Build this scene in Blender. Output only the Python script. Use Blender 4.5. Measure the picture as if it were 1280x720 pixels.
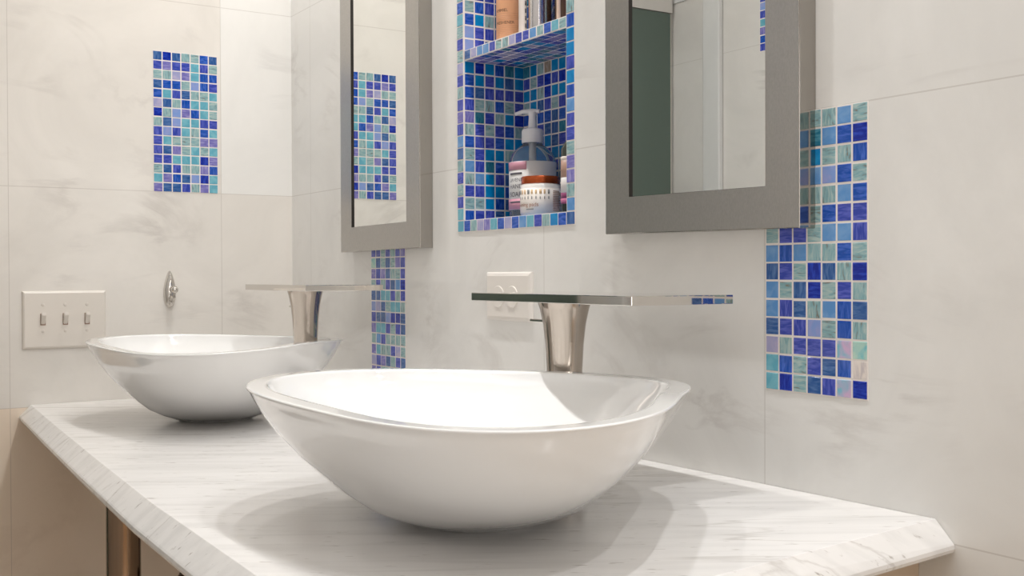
import bpy, bmesh, math, random
from mathutils import Matrix, Vector
for o in list(bpy.data.objects): bpy.data.objects.remove(o, do_unlink=True)
scn = bpy.context.scene
COL = scn.collection
random.seed(11)
EYE = 1.108                       # eye height above the floor; heights below are written relative to it

# ------------------------------------------------------------------ camera
cam_d = bpy.data.cameras.new('camera'); cam_d.sensor_width = 36; cam_d.lens = 1382.07 / 1280 * 36
cam_d.clip_start = 0.02
cam = bpy.data.objects.new('camera', cam_d); COL.objects.link(cam)
R = Vector((0.53839414, 0.84268633, -0.00339204)); D = Vector((0.00818798, -0.00925628, -0.99992364)); F = Vector((-0.84265337, 0.53832525, -0.01188343))
m = Matrix((R, -D, -F)).transposed().to_4x4(); m.translation = Vector((2.53924, -0.95409, EYE))
cam.matrix_world = m
scn.camera = cam

# ------------------------------------------------------------------ light and exposure
scn.view_settings.view_transform = 'Standard'; scn.view_settings.look = 'None'
scn.view_settings.gamma = 1; scn.view_settings.use_curve_mapping = False
scn.view_settings.exposure = 0.08
w = bpy.data.worlds.new('world'); scn.world = w; w.use_nodes = True
w.node_tree.nodes['Background'].inputs[0].default_value = (1, 0.97, 0.93, 1)
w.node_tree.nodes['Background'].inputs[1].default_value = 0.3
CEIL = 2.46
SPOT_Y = -0.24
SPOTS = [0.30, 0.88, 1.47, 2.06, 2.65]
SPOT_W = 3.5
PANEL_FILL_W = 2  # power of the added ceiling fill panel
WINDOW_FILL_W = 12  # power of the fill light at the added end-wall window
# ceiling panel added for fill light, behind and beside the camera
PANEL = (2.3, -0.80)

# ------------------------------------------------------------------ helpers
def lin(c):
    return tuple((x / 12.92 if x <= 0.04045 else ((x + 0.055) / 1.055) ** 2.4) for x in c)
def rgb(r, g, b): return lin((r / 255, g / 255, b / 255)) + (1,)
def new_mat(name):
    mt = bpy.data.materials.new(name); mt.use_nodes = True
    return mt, mt.node_tree.nodes, mt.node_tree.links, mt.node_tree.nodes['Principled BSDF']
def plain(name, col, rough=0.4, metal=0.0, coat=0.0, noise=0.0, spec=0.5, trans=0.0, ior=1.45, bump=0.0, scale=200.0):
    mt, N, L, P = new_mat(name)
    P.inputs['Base Color'].default_value = col; P.inputs['Roughness'].default_value = rough
    P.inputs['Metallic'].default_value = metal; P.inputs['Coat Weight'].default_value = coat
    P.inputs['Specular IOR Level'].default_value = spec; P.inputs['Transmission Weight'].default_value = trans
    P.inputs['IOR'].default_value = ior
    if noise or bump:
        g = N.new('ShaderNodeNewGeometry'); n = N.new('ShaderNodeTexNoise'); n.inputs['Scale'].default_value = scale
        n.inputs['Detail'].default_value = 4
        L.new(g.outputs['Position'], n.inputs['Vector'])
        if noise:
            mx = N.new('ShaderNodeMix'); mx.data_type = 'RGBA'
            mx.inputs['A'].default_value = tuple(c * (1 - noise) for c in col[:3]) + (1,)
            mx.inputs['B'].default_value = tuple(min(1, c * (1 + noise)) for c in col[:3]) + (1,)
            L.new(n.outputs['Fac'], mx.inputs['Factor']); L.new(mx.outputs['Result'], P.inputs['Base Color'])
        if bump:
            b = N.new('ShaderNodeBump'); b.inputs['Strength'].default_value = bump; b.inputs['Distance'].default_value = 0.002
            L.new(n.outputs['Fac'], b.inputs['Height']); L.new(b.outputs['Normal'], P.inputs['Normal'])
    return mt
def emit(name, col, s):
    mt, N, L, P = new_mat(name)
    P.inputs['Base Color'].default_value = col
    P.inputs['Emission Color'].default_value = col; P.inputs['Emission Strength'].default_value = s
    return mt
def math_node(N, op, a=None, b=None):
    n = N.new('ShaderNodeMath'); n.operation = op
    for i, v in enumerate((a, b)):
        if isinstance(v, (int, float)): n.inputs[i].default_value = v
    return n
def marble_wall(name, axis, vlines, base=(230, 226, 221), vein=(176, 168, 162), hl=None, pale=None, low=None):
    """large polished marble slabs; axis 0 = slabs run along X, 1 = along Y; joints at given positions"""
    mt, N, L, P = new_mat(name)
    g = N.new('ShaderNodeNewGeometry'); sep = N.new('ShaderNodeSeparateXYZ'); L.new(g.outputs['Position'], sep.inputs[0])
    # broad clouds
    n1 = N.new('ShaderNodeTexNoise'); n1.inputs['Scale'].default_value = 3.2; n1.inputs['Detail'].default_value = 7; n1.inputs['Roughness'].default_value = 0.62; n1.inputs['Distortion'].default_value = 0.9
    L.new(g.outputs['Position'], n1.inputs['Vector'])
    r1 = N.new('ShaderNodeValToRGB'); r1.color_ramp.elements[0].position = 0.36; r1.color_ramp.elements[1].position = 0.66
    r1.color_ramp.elements[0].color = rgb(*[int(b * 0.955) for b in base]); r1.color_ramp.elements[1].color = rgb(*base)
    L.new(n1.outputs['Fac'], r1.inputs[0])
    # thin veins: ridge of a distorted, diagonally stretched noise
    mp = N.new('ShaderNodeMapping'); mp.inputs['Rotation'].default_value = (0.5, 0.6, 0.4); mp.inputs['Scale'].default_value = (1.0, 1.0, 2.6)
    L.new(g.outputs['Position'], mp.inputs['Vector'])
    n2 = N.new('ShaderNodeTexNoise'); n2.inputs['Scale'].default_value = 2.1; n2.inputs['Detail'].default_value = 8; n2.inputs['Roughness'].default_value = 0.6; n2.inputs['Distortion'].default_value = 1.2
    L.new(mp.outputs[0], n2.inputs['Vector'])
    s = math_node(N, 'SUBTRACT', None, 0.5); L.new(n2.outputs['Fac'], s.inputs[0])
    a = math_node(N, 'ABSOLUTE'); L.new(s.outputs[0], a.inputs[0])
    r2 = N.new('ShaderNodeValToRGB'); r2.color_ramp.elements[0].position = 0.0; r2.color_ramp.elements[1].position = 0.045
    r2.color_ramp.elements[0].color = (1, 1, 1, 1); r2.color_ramp.elements[1].color = (0, 0, 0, 1)
    L.new(a.outputs[0], r2.inputs[0])
    n3 = N.new('ShaderNodeTexNoise'); n3.inputs['Scale'].default_value = 5.5; n3.inputs['Detail'].default_value = 3
    L.new(g.outputs['Position'], n3.inputs['Vector'])
    r3 = N.new('ShaderNodeValToRGB'); r3.color_ramp.elements[0].position = 0.50; r3.color_ramp.elements[1].position = 0.72
    L.new(n3.outputs['Fac'], r3.inputs[0])
    mv = math_node(N, 'MULTIPLY'); L.new(r2.outputs[0], mv.inputs[0]); L.new(r3.outputs[0], mv.inputs[1])
    mv2 = math_node(N, 'MULTIPLY', None, 0.36); L.new(mv.outputs[0], mv2.inputs[0])
    mx = N.new('ShaderNodeMix'); mx.data_type = 'RGBA'; L.new(mv2.outputs[0], mx.inputs['Factor'])
    L.new(r1.outputs[0], mx.inputs['A']); mx.inputs['B'].default_value = rgb(*vein)
    if pale:                                   # slabs mixed towards another tone (axis position above pale[0], height above pale[1])
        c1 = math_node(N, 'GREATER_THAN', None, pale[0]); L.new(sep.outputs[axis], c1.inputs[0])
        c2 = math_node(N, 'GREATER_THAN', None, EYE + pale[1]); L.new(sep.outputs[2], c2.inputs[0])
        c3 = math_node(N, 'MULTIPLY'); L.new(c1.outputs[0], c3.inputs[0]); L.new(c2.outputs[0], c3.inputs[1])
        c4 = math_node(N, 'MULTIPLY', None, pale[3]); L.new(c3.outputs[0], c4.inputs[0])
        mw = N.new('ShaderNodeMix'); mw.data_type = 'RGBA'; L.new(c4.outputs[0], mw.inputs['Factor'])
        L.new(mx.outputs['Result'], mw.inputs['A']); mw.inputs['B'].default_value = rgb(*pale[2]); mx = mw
    if low:                                    # warm bounce light painted into the colour of the slabs below a joint
        c1 = math_node(N, 'LESS_THAN', None, EYE + low[0]); L.new(sep.outputs[2], c1.inputs[0])
        c4 = math_node(N, 'MULTIPLY', None, low[2]); L.new(c1.outputs[0], c4.inputs[0])
        mw = N.new('ShaderNodeMix'); mw.data_type = 'RGBA'; L.new(c4.outputs[0], mw.inputs['Factor'])
        L.new(mx.outputs['Result'], mw.inputs['A']); mw.inputs['B'].default_value = rgb(*low[1]); mx = mw
    # joints
    prev = None
    lines = [(2, EYE + z) for z in (hl or (0.184, 0.600, 1.03, -0.268, -0.70))] + [(axis, v) for v in vlines]
    for ax, v in lines:
        d = math_node(N, 'SUBTRACT', None, v); L.new(sep.outputs[ax], d.inputs[0])
        ab = math_node(N, 'ABSOLUTE'); L.new(d.outputs[0], ab.inputs[0])
        if prev is None: prev = ab
        else:
            mn = math_node(N, 'MINIMUM'); L.new(prev.outputs[0], mn.inputs[0]); L.new(ab.outputs[0], mn.inputs[1]); prev = mn
    lt = math_node(N, 'LESS_THAN', None, 0.0008); L.new(prev.outputs[0], lt.inputs[0])
    lf = math_node(N, 'MULTIPLY', None, 0.28); L.new(lt.outputs[0], lf.inputs[0])
    mj = N.new('ShaderNodeMix'); mj.data_type = 'RGBA'; L.new(lf.outputs[0], mj.inputs['Factor'])
    L.new(mx.outputs['Result'], mj.inputs['A']); mj.inputs['B'].default_value = rgb(150, 138, 126)
    L.new(mj.outputs['Result'], P.inputs['Base Color'])
    P.inputs['Roughness'].default_value = 0.13; P.inputs['Specular IOR Level'].default_value = 0.35
    return mt
def marble_counter(name):
    mt, N, L, P = new_mat(name)
    g0 = N.new('ShaderNodeNewGeometry')
    g = N.new('ShaderNodeMapping'); g.inputs['Rotation'].default_value = (0, 0, -1.0)      # the stone's grain runs slantwise to the wall
    L.new(g0.outputs['Position'], g.inputs['Vector'])
    mp = N.new('ShaderNodeMapping'); mp.inputs['Scale'].default_value = (6, 46, 24); mp.inputs['Location'].default_value = (3, 1, 0)
    L.new(g.outputs[0], mp.inputs['Vector'])
    n = N.new('ShaderNodeTexNoise'); n.inputs['Scale'].default_value = 1.0; n.inputs['Detail'].default_value = 6; n.inputs['Distortion'].default_value = 0.5
    L.new(mp.outputs[0], n.inputs['Vector'])
    r = N.new('ShaderNodeValToRGB'); r.color_ramp.elements[0].position = 0.30; r.color_ramp.elements[1].position = 0.56
    r.color_ramp.elements[0].color = rgb(226, 223, 220); r.color_ramp.elements[1].color = rgb(238, 235, 232)
    L.new(n.outputs['Fac'], r.inputs[0])
    # small dark dashes and long hairline veins
    mp2 = N.new('ShaderNodeMapping'); mp2.inputs['Scale'].default_value = (36, 170, 100); mp2.inputs['Location'].default_value = (0, 5, 0)
    L.new(g.outputs[0], mp2.inputs['Vector'])
    n2 = N.new('ShaderNodeTexNoise'); n2.inputs['Scale'].default_value = 1.0; n2.inputs['Detail'].default_value = 3
    L.new(mp2.outputs[0], n2.inputs['Vector'])
    r2 = N.new('ShaderNodeValToRGB'); r2.color_ramp.elements[0].position = 0.655; r2.color_ramp.elements[1].position = 0.74
    L.new(n2.outputs['Fac'], r2.inputs[0])
    mp3 = N.new('ShaderNodeMapping'); mp3.inputs['Scale'].default_value = (0.9, 8.0, 4); mp3.inputs['Location'].default_value = (7, 2, 0)
    L.new(g.outputs[0], mp3.inputs['Vector'])
    n3 = N.new('ShaderNodeTexNoise'); n3.inputs['Scale'].default_value = 1.0; n3.inputs['Detail'].default_value = 7; n3.inputs['Distortion'].default_value = 0.4
    L.new(mp3.outputs[0], n3.inputs['Vector'])
    s = math_node(N, 'SUBTRACT', None, 0.5); L.new(n3.outputs['Fac'], s.inputs[0]); a = math_node(N, 'ABSOLUTE'); L.new(s.outputs[0], a.inputs[0])
    r3 = N.new('ShaderNodeValToRGB'); r3.color_ramp.elements[0].color = (1, 1, 1, 1); r3.color_ramp.elements[1].color = (0, 0, 0, 1); r3.color_ramp.elements[1].position = 0.012
    L.new(a.outputs[0], r3.inputs[0])
    n4 = N.new('ShaderNodeTexNoise'); n4.inputs['Scale'].default_value = 9; L.new(g.outputs[0], n4.inputs['Vector'])
    mm0 = math_node(N, 'MULTIPLY'); L.new(r3.outputs[0], mm0.inputs[0]); L.new(n4.outputs['Fac'], mm0.inputs[1]); mm = math_node(N, 'MULTIPLY', None, 0.6); L.new(mm0.outputs[0], mm.inputs[0])
    ad = math_node(N, 'MAXIMUM'); L.new(mm.outputs[0], ad.inputs[0])
    h2 = math_node(N, 'MULTIPLY', None, 0.7); L.new(r2.outputs[0], h2.inputs[0]); L.new(h2.outputs[0], ad.inputs[1])
    mx = N.new('ShaderNodeMix'); mx.data_type = 'RGBA'; L.new(ad.outputs[0], mx.inputs['Factor'])
    L.new(r.outputs[0], mx.inputs['A']); mx.inputs['B'].default_value = rgb(158, 148, 138)
    L.new(mx.outputs['Result'], P.inputs['Base Color'])
    P.inputs['Roughness'].default_value = 0.2; P.inputs['Specular IOR Level'].default_value = 0.4
    return mt
def brushed(name, col, rough=0.3, scale=(700, 700, 300)):
    mt, N, L, P = new_mat(name)
    P.inputs['Metallic'].default_value = 1; P.inputs['Roughness'].default_value = rough
    g = N.new('ShaderNodeNewGeometry'); mp = N.new('ShaderNodeMapping'); mp.inputs['Scale'].default_value = scale
    L.new(g.outputs['Position'], mp.inputs['Vector'])
    n = N.new('ShaderNodeTexNoise'); n.inputs['Scale'].default_value = 1; n.inputs['Detail'].default_value = 2
    L.new(mp.outputs[0], n.inputs['Vector'])
    mx = N.new('ShaderNodeMix'); mx.data_type = 'RGBA'
    mx.inputs['A'].default_value = tuple(c * 0.86 for c in col[:3]) + (1,); mx.inputs['B'].default_value = tuple(min(1, c * 1.14) for c in col[:3]) + (1,)
    L.new(n.outputs['Fac'], mx.inputs['Factor']); L.new(mx.outputs['Result'], P.inputs['Base Color'])
    b = N.new('ShaderNodeBump'); b.inputs['Strength'].default_value = 0.12; b.inputs['Distance'].default_value = 0.0004
    L.new(n.outputs['Fac'], b.inputs['Height']); L.new(b.outputs['Normal'], P.inputs['Normal'])
    return mt

def link(name, me, mat=None, parent=None, smooth=False):
    o = bpy.data.objects.new(name, me); COL.objects.link(o)
    if mat is not None:
        for q in (mat if isinstance(mat, (list, tuple)) else [mat]): me.materials.append(q)
    if parent: o.parent = parent; o.matrix_parent_inverse = Matrix.Translation(-parent.location) if parent.type == 'EMPTY' and parent.rotation_euler.z == 0 else parent.matrix_world.inverted()
    if smooth:
        for p in me.polygons: p.use_smooth = True
    return o
def from_bm(name, bm, mat, parent=None, smooth=False):
    bmesh.ops.recalc_face_normals(bm, faces=bm.faces)
    me = bpy.data.meshes.new(name); bm.to_mesh(me); bm.free()
    return link(name, me, mat, parent, smooth)
def tag(o, label=None, cat=None, group=None, kind=None):
    if label: o['label'] = label
    if cat: o['category'] = cat
    if group: o['group'] = group
    if kind: o['kind'] = kind
    return o
def empty(name, loc):
    o = bpy.data.objects.new(name, None); o.location = loc; o.empty_display_size = 0.05; COL.objects.link(o); return o
def add_box(bm, x0, x1, y0, y1, z0, z1, bev=0.0, seg=2):
    vs = [bm.verts.new((x, y, z)) for x in (x0, x1) for y in (y0, y1) for z in (z0, z1)]
    idx = [(0, 1, 3, 2), (4, 6, 7, 5), (0, 4, 5, 1), (2, 3, 7, 6), (0, 2, 6, 4), (1, 5, 7, 3)]
    fs = [bm.faces.new([vs[i] for i in f]) for f in idx]
    if bev > 0:
        es = list({e for f in fs for e in f.edges})
        bmesh.ops.bevel(bm, geom=es, offset=bev, segments=seg, affect='EDGES', profile=0.5)
    return fs
def box(name, x0, x1, y0, y1, z0, z1, mat, parent=None, bev=0.0, seg=2, smooth=False):
    bm = bmesh.new(); add_box(bm, x0, x1, y0, y1, z0, z1, bev, seg); return from_bm(name, bm, mat, parent, smooth)
def add_lathe(bm, prof, c, n=48, axis='Z', ell=1.0):
    """prof: list of (radius, height); closed at zero radii"""
    rings = []
    for r, h in prof:
        if r < 1e-6:
            p = {'Z': (c[0], c[1], c[2] + h), 'Y': (c[0], c[1] + h, c[2]), 'X': (c[0] + h, c[1], c[2])}[axis]
            rings.append([bm.verts.new(p)])
        else:
            ring = []
            for i in range(n):
                a = 2 * math.pi * i / n; u, v = r * math.cos(a), r * ell * math.sin(a)
                p = {'Z': (c[0] + u, c[1] + v, c[2] + h), 'Y': (c[0] + u, c[1] + h, c[2] + v), 'X': (c[0] + h, c[1] + u, c[2] + v)}[axis]
                ring.append(bm.verts.new(p))
            rings.append(ring)
    for A, B in zip(rings, rings[1:]):
        if len(A) == 1 and len(B) == 1: continue
        for i in range(n):
            j = (i + 1) % n
            if len(A) == 1: bm.faces.new([A[0], B[i], B[j]])
            elif len(B) == 1: bm.faces.new([A[i], A[j], B[0]])
            else: bm.faces.new([A[i], A[j], B[j], B[i]])
def lathe(name, prof, c, mat, parent=None, n=48, axis='Z', ell=1.0, smooth=True):
    bm = bmesh.new(); add_lathe(bm, prof, c, n, axis, ell); o = from_bm(name, bm, mat, parent, smooth)
    if smooth: o.data.set_sharp_from_angle(angle=math.radians(38))
    return o
def tube(name, pts, radii, mat, parent=None, n=20):
    bm = bmesh.new(); rings = []
    for k, p in enumerate(pts):
        p = Vector(p); t = (Vector(pts[min(k + 1, len(pts) - 1)]) - Vector(pts[max(k - 1, 0)])).normalized()
        up = Vector((0, 0, 1)) if abs(t.z) < 0.9 else Vector((1, 0, 0))
        a = t.cross(up).normalized(); b = a.cross(t)
        r = radii[k] if isinstance(radii, (list, tuple)) else radii
        rings.append([bm.verts.new(p + a * r * math.cos(2 * math.pi * i / n) + b * r * math.sin(2 * math.pi * i / n)) for i in range(n)])
    for A, B in zip(rings, rings[1:]):
        for i in range(n): bm.faces.new([A[i], A[(i + 1) % n], B[(i + 1) % n], B[i]])
    bm.faces.new(rings[0][::-1]); bm.faces.new(rings[-1])
    o = from_bm(name, bm, mat, parent, True); o.data.set_sharp_from_angle(angle=math.radians(40)); return o
def text_mesh(body, size, place, mat, parent, name='lettering', stretch=1.0):
    """real letters; place(u, v) maps flat letter coordinates onto the surface"""
    cu = bpy.data.curves.new('t', 'FONT'); cu.body = body; cu.size = size; cu.resolution_u = 3
    t = bpy.data.objects.new('t', cu); COL.objects.link(t)
    dg = bpy.context.evaluated_depsgraph_get(); dg.update()
    me = bpy.data.meshes.new_from_object(t.evaluated_get(dg)); bpy.data.objects.remove(t, do_unlink=True)
    for v in me.vertices: v.co = Vector(place(v.co.x * stretch, v.co.y))
    me.name = name
    return link(name, me, mat, parent)
def on_cyl(c, r, a0, z):
    """letters run around a standing cylinder; a0 = angle of their left end"""
    def f(u, v):
        a = a0 + u / r
        return (c[0] + r * math.cos(a), c[1] + r * math.sin(a), z + v)
    return f
def patch(name, c, r, a0, a1, z0, z1, mat, parent, n=24, t=0.0004):
    """thin printed label wrapped part-way round a standing cylinder"""
    bm = bmesh.new(); A = []
    for i in range(n + 1):
        a = a0 + (a1 - a0) * i / n
        A.append([bm.verts.new((c[0] + q * math.cos(a), c[1] + q * math.sin(a), z)) for q in (r, r + t) for z in (z0, z1)])
    for p, q in zip(A, A[1:]):
        bm.faces.new([p[2], q[2], q[3], p[3]]); bm.faces.new([p[0], p[1], q[1], q[0]])
        bm.faces.new([p[1], p[3], q[3], q[1]]); bm.faces.new([p[0], q[0], q[2], p[2]])
    for p in (A[0], A[-1]): bm.faces.new([p[0], p[2], p[3], p[1]])
    return from_bm(name, bm, mat, parent, True)

# ------------------------------------------------------------------ materials
XL = [0.211, 0.674, 1.137, 1.600, 2.063, 2.526, 2.99, 3.45, 3.9, 4.4]
M_back = marble_wall('marble_slabs_mirror_wall', 0, XL, base=(236, 234, 230), pale=(1.7535, -2.0, (206, 205, 202), 0.07))
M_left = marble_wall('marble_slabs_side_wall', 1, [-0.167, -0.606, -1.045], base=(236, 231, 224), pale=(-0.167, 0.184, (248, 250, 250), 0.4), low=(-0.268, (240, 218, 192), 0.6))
M_opp = marble_wall('marble_slabs_opposite_wall', 0, [x + 0.1 for x in XL], base=(222, 219, 216), vein=(70, 66, 64))
M_counter = marble_counter('carrara_counter_marble')
M_ceramic = plain('white_glazed_ceramic', rgb(240, 239, 237), 0.06, coat=0.5)
M_ceil = plain('white_ceiling_paint', rgb(240, 238, 233), 0.8)
M_floor = marble_wall('floor_marble', 0, XL, base=(232, 202, 166))
M_steel = brushed('brushed_stainless_frame', rgb(178, 176, 173), 0.32)
M_steel_side = plain('polished_stainless_edge', rgb(176, 172, 167), 0.12, metal=1)
M_mirror = plain('mirror_glass', rgb(236, 238, 236), 0.0, metal=1)
M_chrome = plain('polished_chrome', rgb(214, 210, 205), 0.04, metal=1)
M_nickel = plain('brushed_nickel', rgb(186, 176, 166), 0.13, metal=1)
M_dark = plain('dark_gap', rgb(40, 34, 30), 0.6)
M_plastic = plain('ivory_white_plastic', rgb(226, 219, 210), 0.3)
M_outlet = plain('white_outlet_plastic', rgb(232, 226, 219), 0.28)
M_screw = plain('painted_screw', rgb(220, 212, 203), 0.3)
M_slot = plain('brown_slot_shadow_plastic', rgb(150, 122, 106), 0.5)
M_grout = plain('pale_grout', rgb(236, 228, 222), 0.75)
M_bronze = plain('dark_bronze', rgb(84, 66, 50), 0.3, metal=1)
M_green = plain('dark_green_gray_paint', rgb(92, 106, 98), 0.45)
M_leg = plain('polished_steel_leg', rgb(150, 128, 108), 0.14, metal=1)
M_lens = emit('lamp_lens', (1, 0.93, 0.82, 1), 30)
M_panel = emit('fill_panel_diffuser', (0.97, 0.98, 1, 1), 0.35)

PAL = {  # main colour, streak colour, streak strength
 'D': ((2, 34, 150), (40, 74, 196)), 'B': ((16, 74, 170), (70, 110, 204)), 'P': ((42, 86, 150), (88, 124, 178)),
 'V': ((50, 68, 168), (98, 108, 202)), 'v': ((112, 108, 182), (160, 154, 206)), 's': ((92, 146, 204), (120, 164, 212)),
 'S': ((126, 156, 214), (150, 160, 212)), 'g': ((128, 170, 178), (178, 198, 194)), 't': ((96, 168, 190), (126, 190, 204)),
 'T': ((0, 126, 192), (20, 148, 206)), 'L': ((160, 162, 204), (190, 180, 208)), 'p': ((30, 110, 140), (80, 150, 170)),
 'I': ((206, 176, 208), (120, 186, 206)), 'i': ((186, 216, 200), (120, 190, 196)), 'W': ((232, 222, 214), (200, 190, 190)),
 'n': ((150, 130, 110), (190, 186, 170))}
PKEYS = list(PAL)
def tile_mat(k):
    a, b = PAL[k]
    mt, N, L, P = new_mat('glass_tile_' + {'D': 'cobalt', 'B': 'blue', 'P': 'steel_blue', 'V': 'violet', 'v': 'lilac', 's': 'sky', 'S': 'periwinkle', 'g': 'grey_green', 't': 'teal', 'T': 'bright_cyan', 'L': 'lavender', 'p': 'petrol', 'I': 'pink_iridescent', 'i': 'mint_iridescent', 'W': 'silver', 'n': 'brown'}[k])
    uv = N.new('ShaderNodeUVMap'); mp = N.new('ShaderNodeMapping'); mp.inputs['Scale'].default_value = (1.1, 5.0 if k not in 'sStTLIi' else 1.2, 1)
    L.new(uv.outputs[0], mp.inputs['Vector'])
    n = N.new('ShaderNodeTexNoise'); n.inputs['Scale'].default_value = 1.0; n.inputs['Detail'].default_value = 4; n.inputs['Distortion'].default_value = 0.8
    L.new(mp.outputs[0], n.inputs['Vector'])
    r = N.new('ShaderNodeValToRGB'); r.color_ramp.elements[0].position = 0.42; r.color_ramp.elements[1].position = 0.68
    r.color_ramp.elements[0].color = rgb(*a); r.color_ramp.elements[1].color = rgb(*b)
    if k == 'g':
        e = r.color_ramp.elements.new(0.36); e.color = rgb(128, 124, 112); r.color_ramp.elements[0].position = 0.30; 
    L.new(n.outputs['Fac'], r.inputs[0]); L.new(r.outputs[0], P.inputs['Base Color'])
    P.inputs['Roughness'].default_value = 0.12; P.inputs['Specular IOR Level'].default_value = 0.4
    bp = N.new('ShaderNodeBump'); bp.inputs['Strength'].default_value = 0.12; bp.inputs['Distance'].default_value = 0.001
    L.new(n.outputs['Fac'], bp.inputs['Height']); L.new(bp.outputs['Normal'], P.inputs['Normal'])
    return mt
TILES = [tile_mat(k) for k in PKEYS] + [M_grout]

def mosaic(name, o, u, v, nrm, nu, nv, du, dv, rows=None, weights='gVvBPsTtDS', parent=None, thick=0.0013, back=0.0015, mirror_u=False):
    """one mesh of little glass tiles in a grout bed. o = lower-left corner, rows are written top row first"""
    o, u, v, nrm = Vector(o), Vector(u), Vector(v), Vector(nrm)
    bm = bmesh.new(); uvl = bm.loops.layers.uv.new('UVMap')
    gi = len(PKEYS)
    def prism(p0, lu, lv, d0, d1, mi, bev):
        base = [p0, p0 + u * lu, p0 + u * lu + v * lv, p0 + v * lv]
        cen = p0 + u * lu / 2 + v * lv / 2
        lo = [bm.verts.new(q + nrm * d0) for q in base]
        mid = [bm.verts.new(q + nrm * (max(d0, d1 - bev))) for q in base]
        hi = [bm.verts.new(q + (cen - q).normalized() * bev * 1.6 + nrm * d1) for q in base]
        fs = []
        for A, B in ((lo, mid), (mid, hi)):
            for i in range(4): fs.append(bm.faces.new([A[i], A[(i + 1) % 4], B[(i + 1) % 4], B[i]]))
        top = bm.faces.new(hi); fs.append(top)
        ou, ov, rot = random.uniform(0, 90), random.uniform(0, 90), random.random() < 0.5
        for f in fs:
            f.material_index = mi
            for lp in f.loops:
                d = lp.vert.co - p0; a, b = d.dot(u) / 0.02, d.dot(v) / 0.02
                if rot: a, b = b, a
                lp[uvl].uv = (a + ou, b + ov)
    prism(o, u.length * nu * du, nv * dv, -back, 0.0008, gi, 0.0001)
    gap = 0.0021
    for j in range(nv):
        for i in range(nu):
            r = nv - 1 - j
            k = '?'
            if rows and r < len(rows) and i < len(rows[r]): k = rows[r][i]
            if k == '?' or k not in PAL: k = random.choice(weights)
            jt = random.uniform(-0.0003, 0.0003)
            prism(o + u * (i * du + gap / 2 + jt * 0.5) + v * (j * dv + gap / 2 + jt), du - gap, dv - gap, 0.0, thick + random.uniform(-0.0003, 0.0003), PKEYS.index(k), 0.0006)
    me = bpy.data.meshes.new(name); bm.to_mesh(me); bm.free()
    return link(name, me, TILES, parent)

# ------------------------------------------------------------------ room shell
X0, X1, YB, YF = 0.098, 5.0, 0.0, -1.20
def Z(z): return EYE + z
NX0, NX1, NZ0, NZ1, ND = 0.8955, 1.2005, Z(0.0915), Z(0.78), 0.122
bm = bmesh.new()
add_box(bm, X0 - 0.12, NX0 - 0.0005, 0, 0.16, 0, CEIL)
add_box(bm, NX1 + 0.0005, X1 + 0.12, 0, 0.16, 0, CEIL)
add_box(bm, NX0 - 0.0005, NX1 + 0.0005, 0, 0.16, 0, NZ0 - 0.0005)
add_box(bm, NX0 - 0.0005, NX1 + 0.0005, 0, 0.16, NZ1 + 0.0005, CEIL)
add_box(bm, NX0 - 0.0005, NX1 + 0.0005, ND + 0.004, 0.16, NZ0 - 0.0005, NZ1 + 0.0005)
tag(from_bm('wall_back', bm, M_back), kind='structure')
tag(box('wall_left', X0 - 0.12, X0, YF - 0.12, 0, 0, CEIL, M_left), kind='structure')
tag(box('wall_front', X0, X1 + 0.12, YF - 0.12, YF, 0, CEIL, M_opp), kind='structure')
tag(box('wall_right', X1, X1 + 0.12, YF, 0, 0, CEIL, plain('cream_wall_paint', rgb(205, 196, 184), 0.6)), kind='structure')
tag(box('floor', X0 - 0.12, X1 + 0.12, YF - 0.12, 0.16, -0.1, 0, M_floor), kind='structure')
tag(box('ceiling', X0 - 0.12, X1 + 0.12, YF - 0.12, 0.16, CEIL, CEIL + 0.1, M_ceil), kind='structure')
# what the right-hand mirror shows: a dark door in the side wall, marble door casing on the wall opposite
dr = box('door_1', X0, X0 + 0.012, -1.185, -0.80, 0, Z(0.745), M_green); tag(dr, kind='structure')
bm = bmesh.new(); add_box(bm, X0, 0.245, YF, YF + 0.004, Z(0.775), CEIL); add_box(bm, 0.245, 0.31, YF, YF + 0.016, 0, CEIL, 0.003)
tag(from_bm('trim_1', bm, plain('white_marble_casing', rgb(214, 214, 214), 0.2, noise=0.05, scale=14)), kind='structure')
tag(box('trim_2', X0, X0 + 0.016, -1.19, -0.79, Z(0.747), Z(0.80), plain('casing_head', rgb(208, 204, 200), 0.3)), kind='structure')

# ------------------------------------------------------------------ mosaics
RM = ['sVPggsg', 'PgBpsBD', 'gVTTggB', 'VBgsSBg', 'sPVggsB', 'BVDgBVV', 'gVVgssV', 'sBsggBg', 'PVgDPgD', 'sgPDgVg', 'sVPgsBP', 'PVVSgBg', 'LgVVVIi', 'tBgVPBW', 'tDgPVID']
tag(mosaic('mosaic_panel', (1.6020, 0, Z(-0.1357)), (1, 0, 0), (0, 0, 1), (0, -1, 0), 7, 15, 0.0213, 0.0213, RM),
    'blue glass mosaic panel partly behind the near mirror, one silver tile low at its right', 'mosaic panel')
LM = ['PDPggBP', 'VvVVtVg', 'ggLvtBB', 'PBBgSBV', 'BtVPggt', 'LPgBttg', 'DgSvBtg', 'gPSttVV', 'VSVtgBt', 'Vtgggvv', 'VPvgtgt', 'VVtttDv', 'gPVggvB', 'tvBPSDt', 'vPPVgvt']
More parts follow.
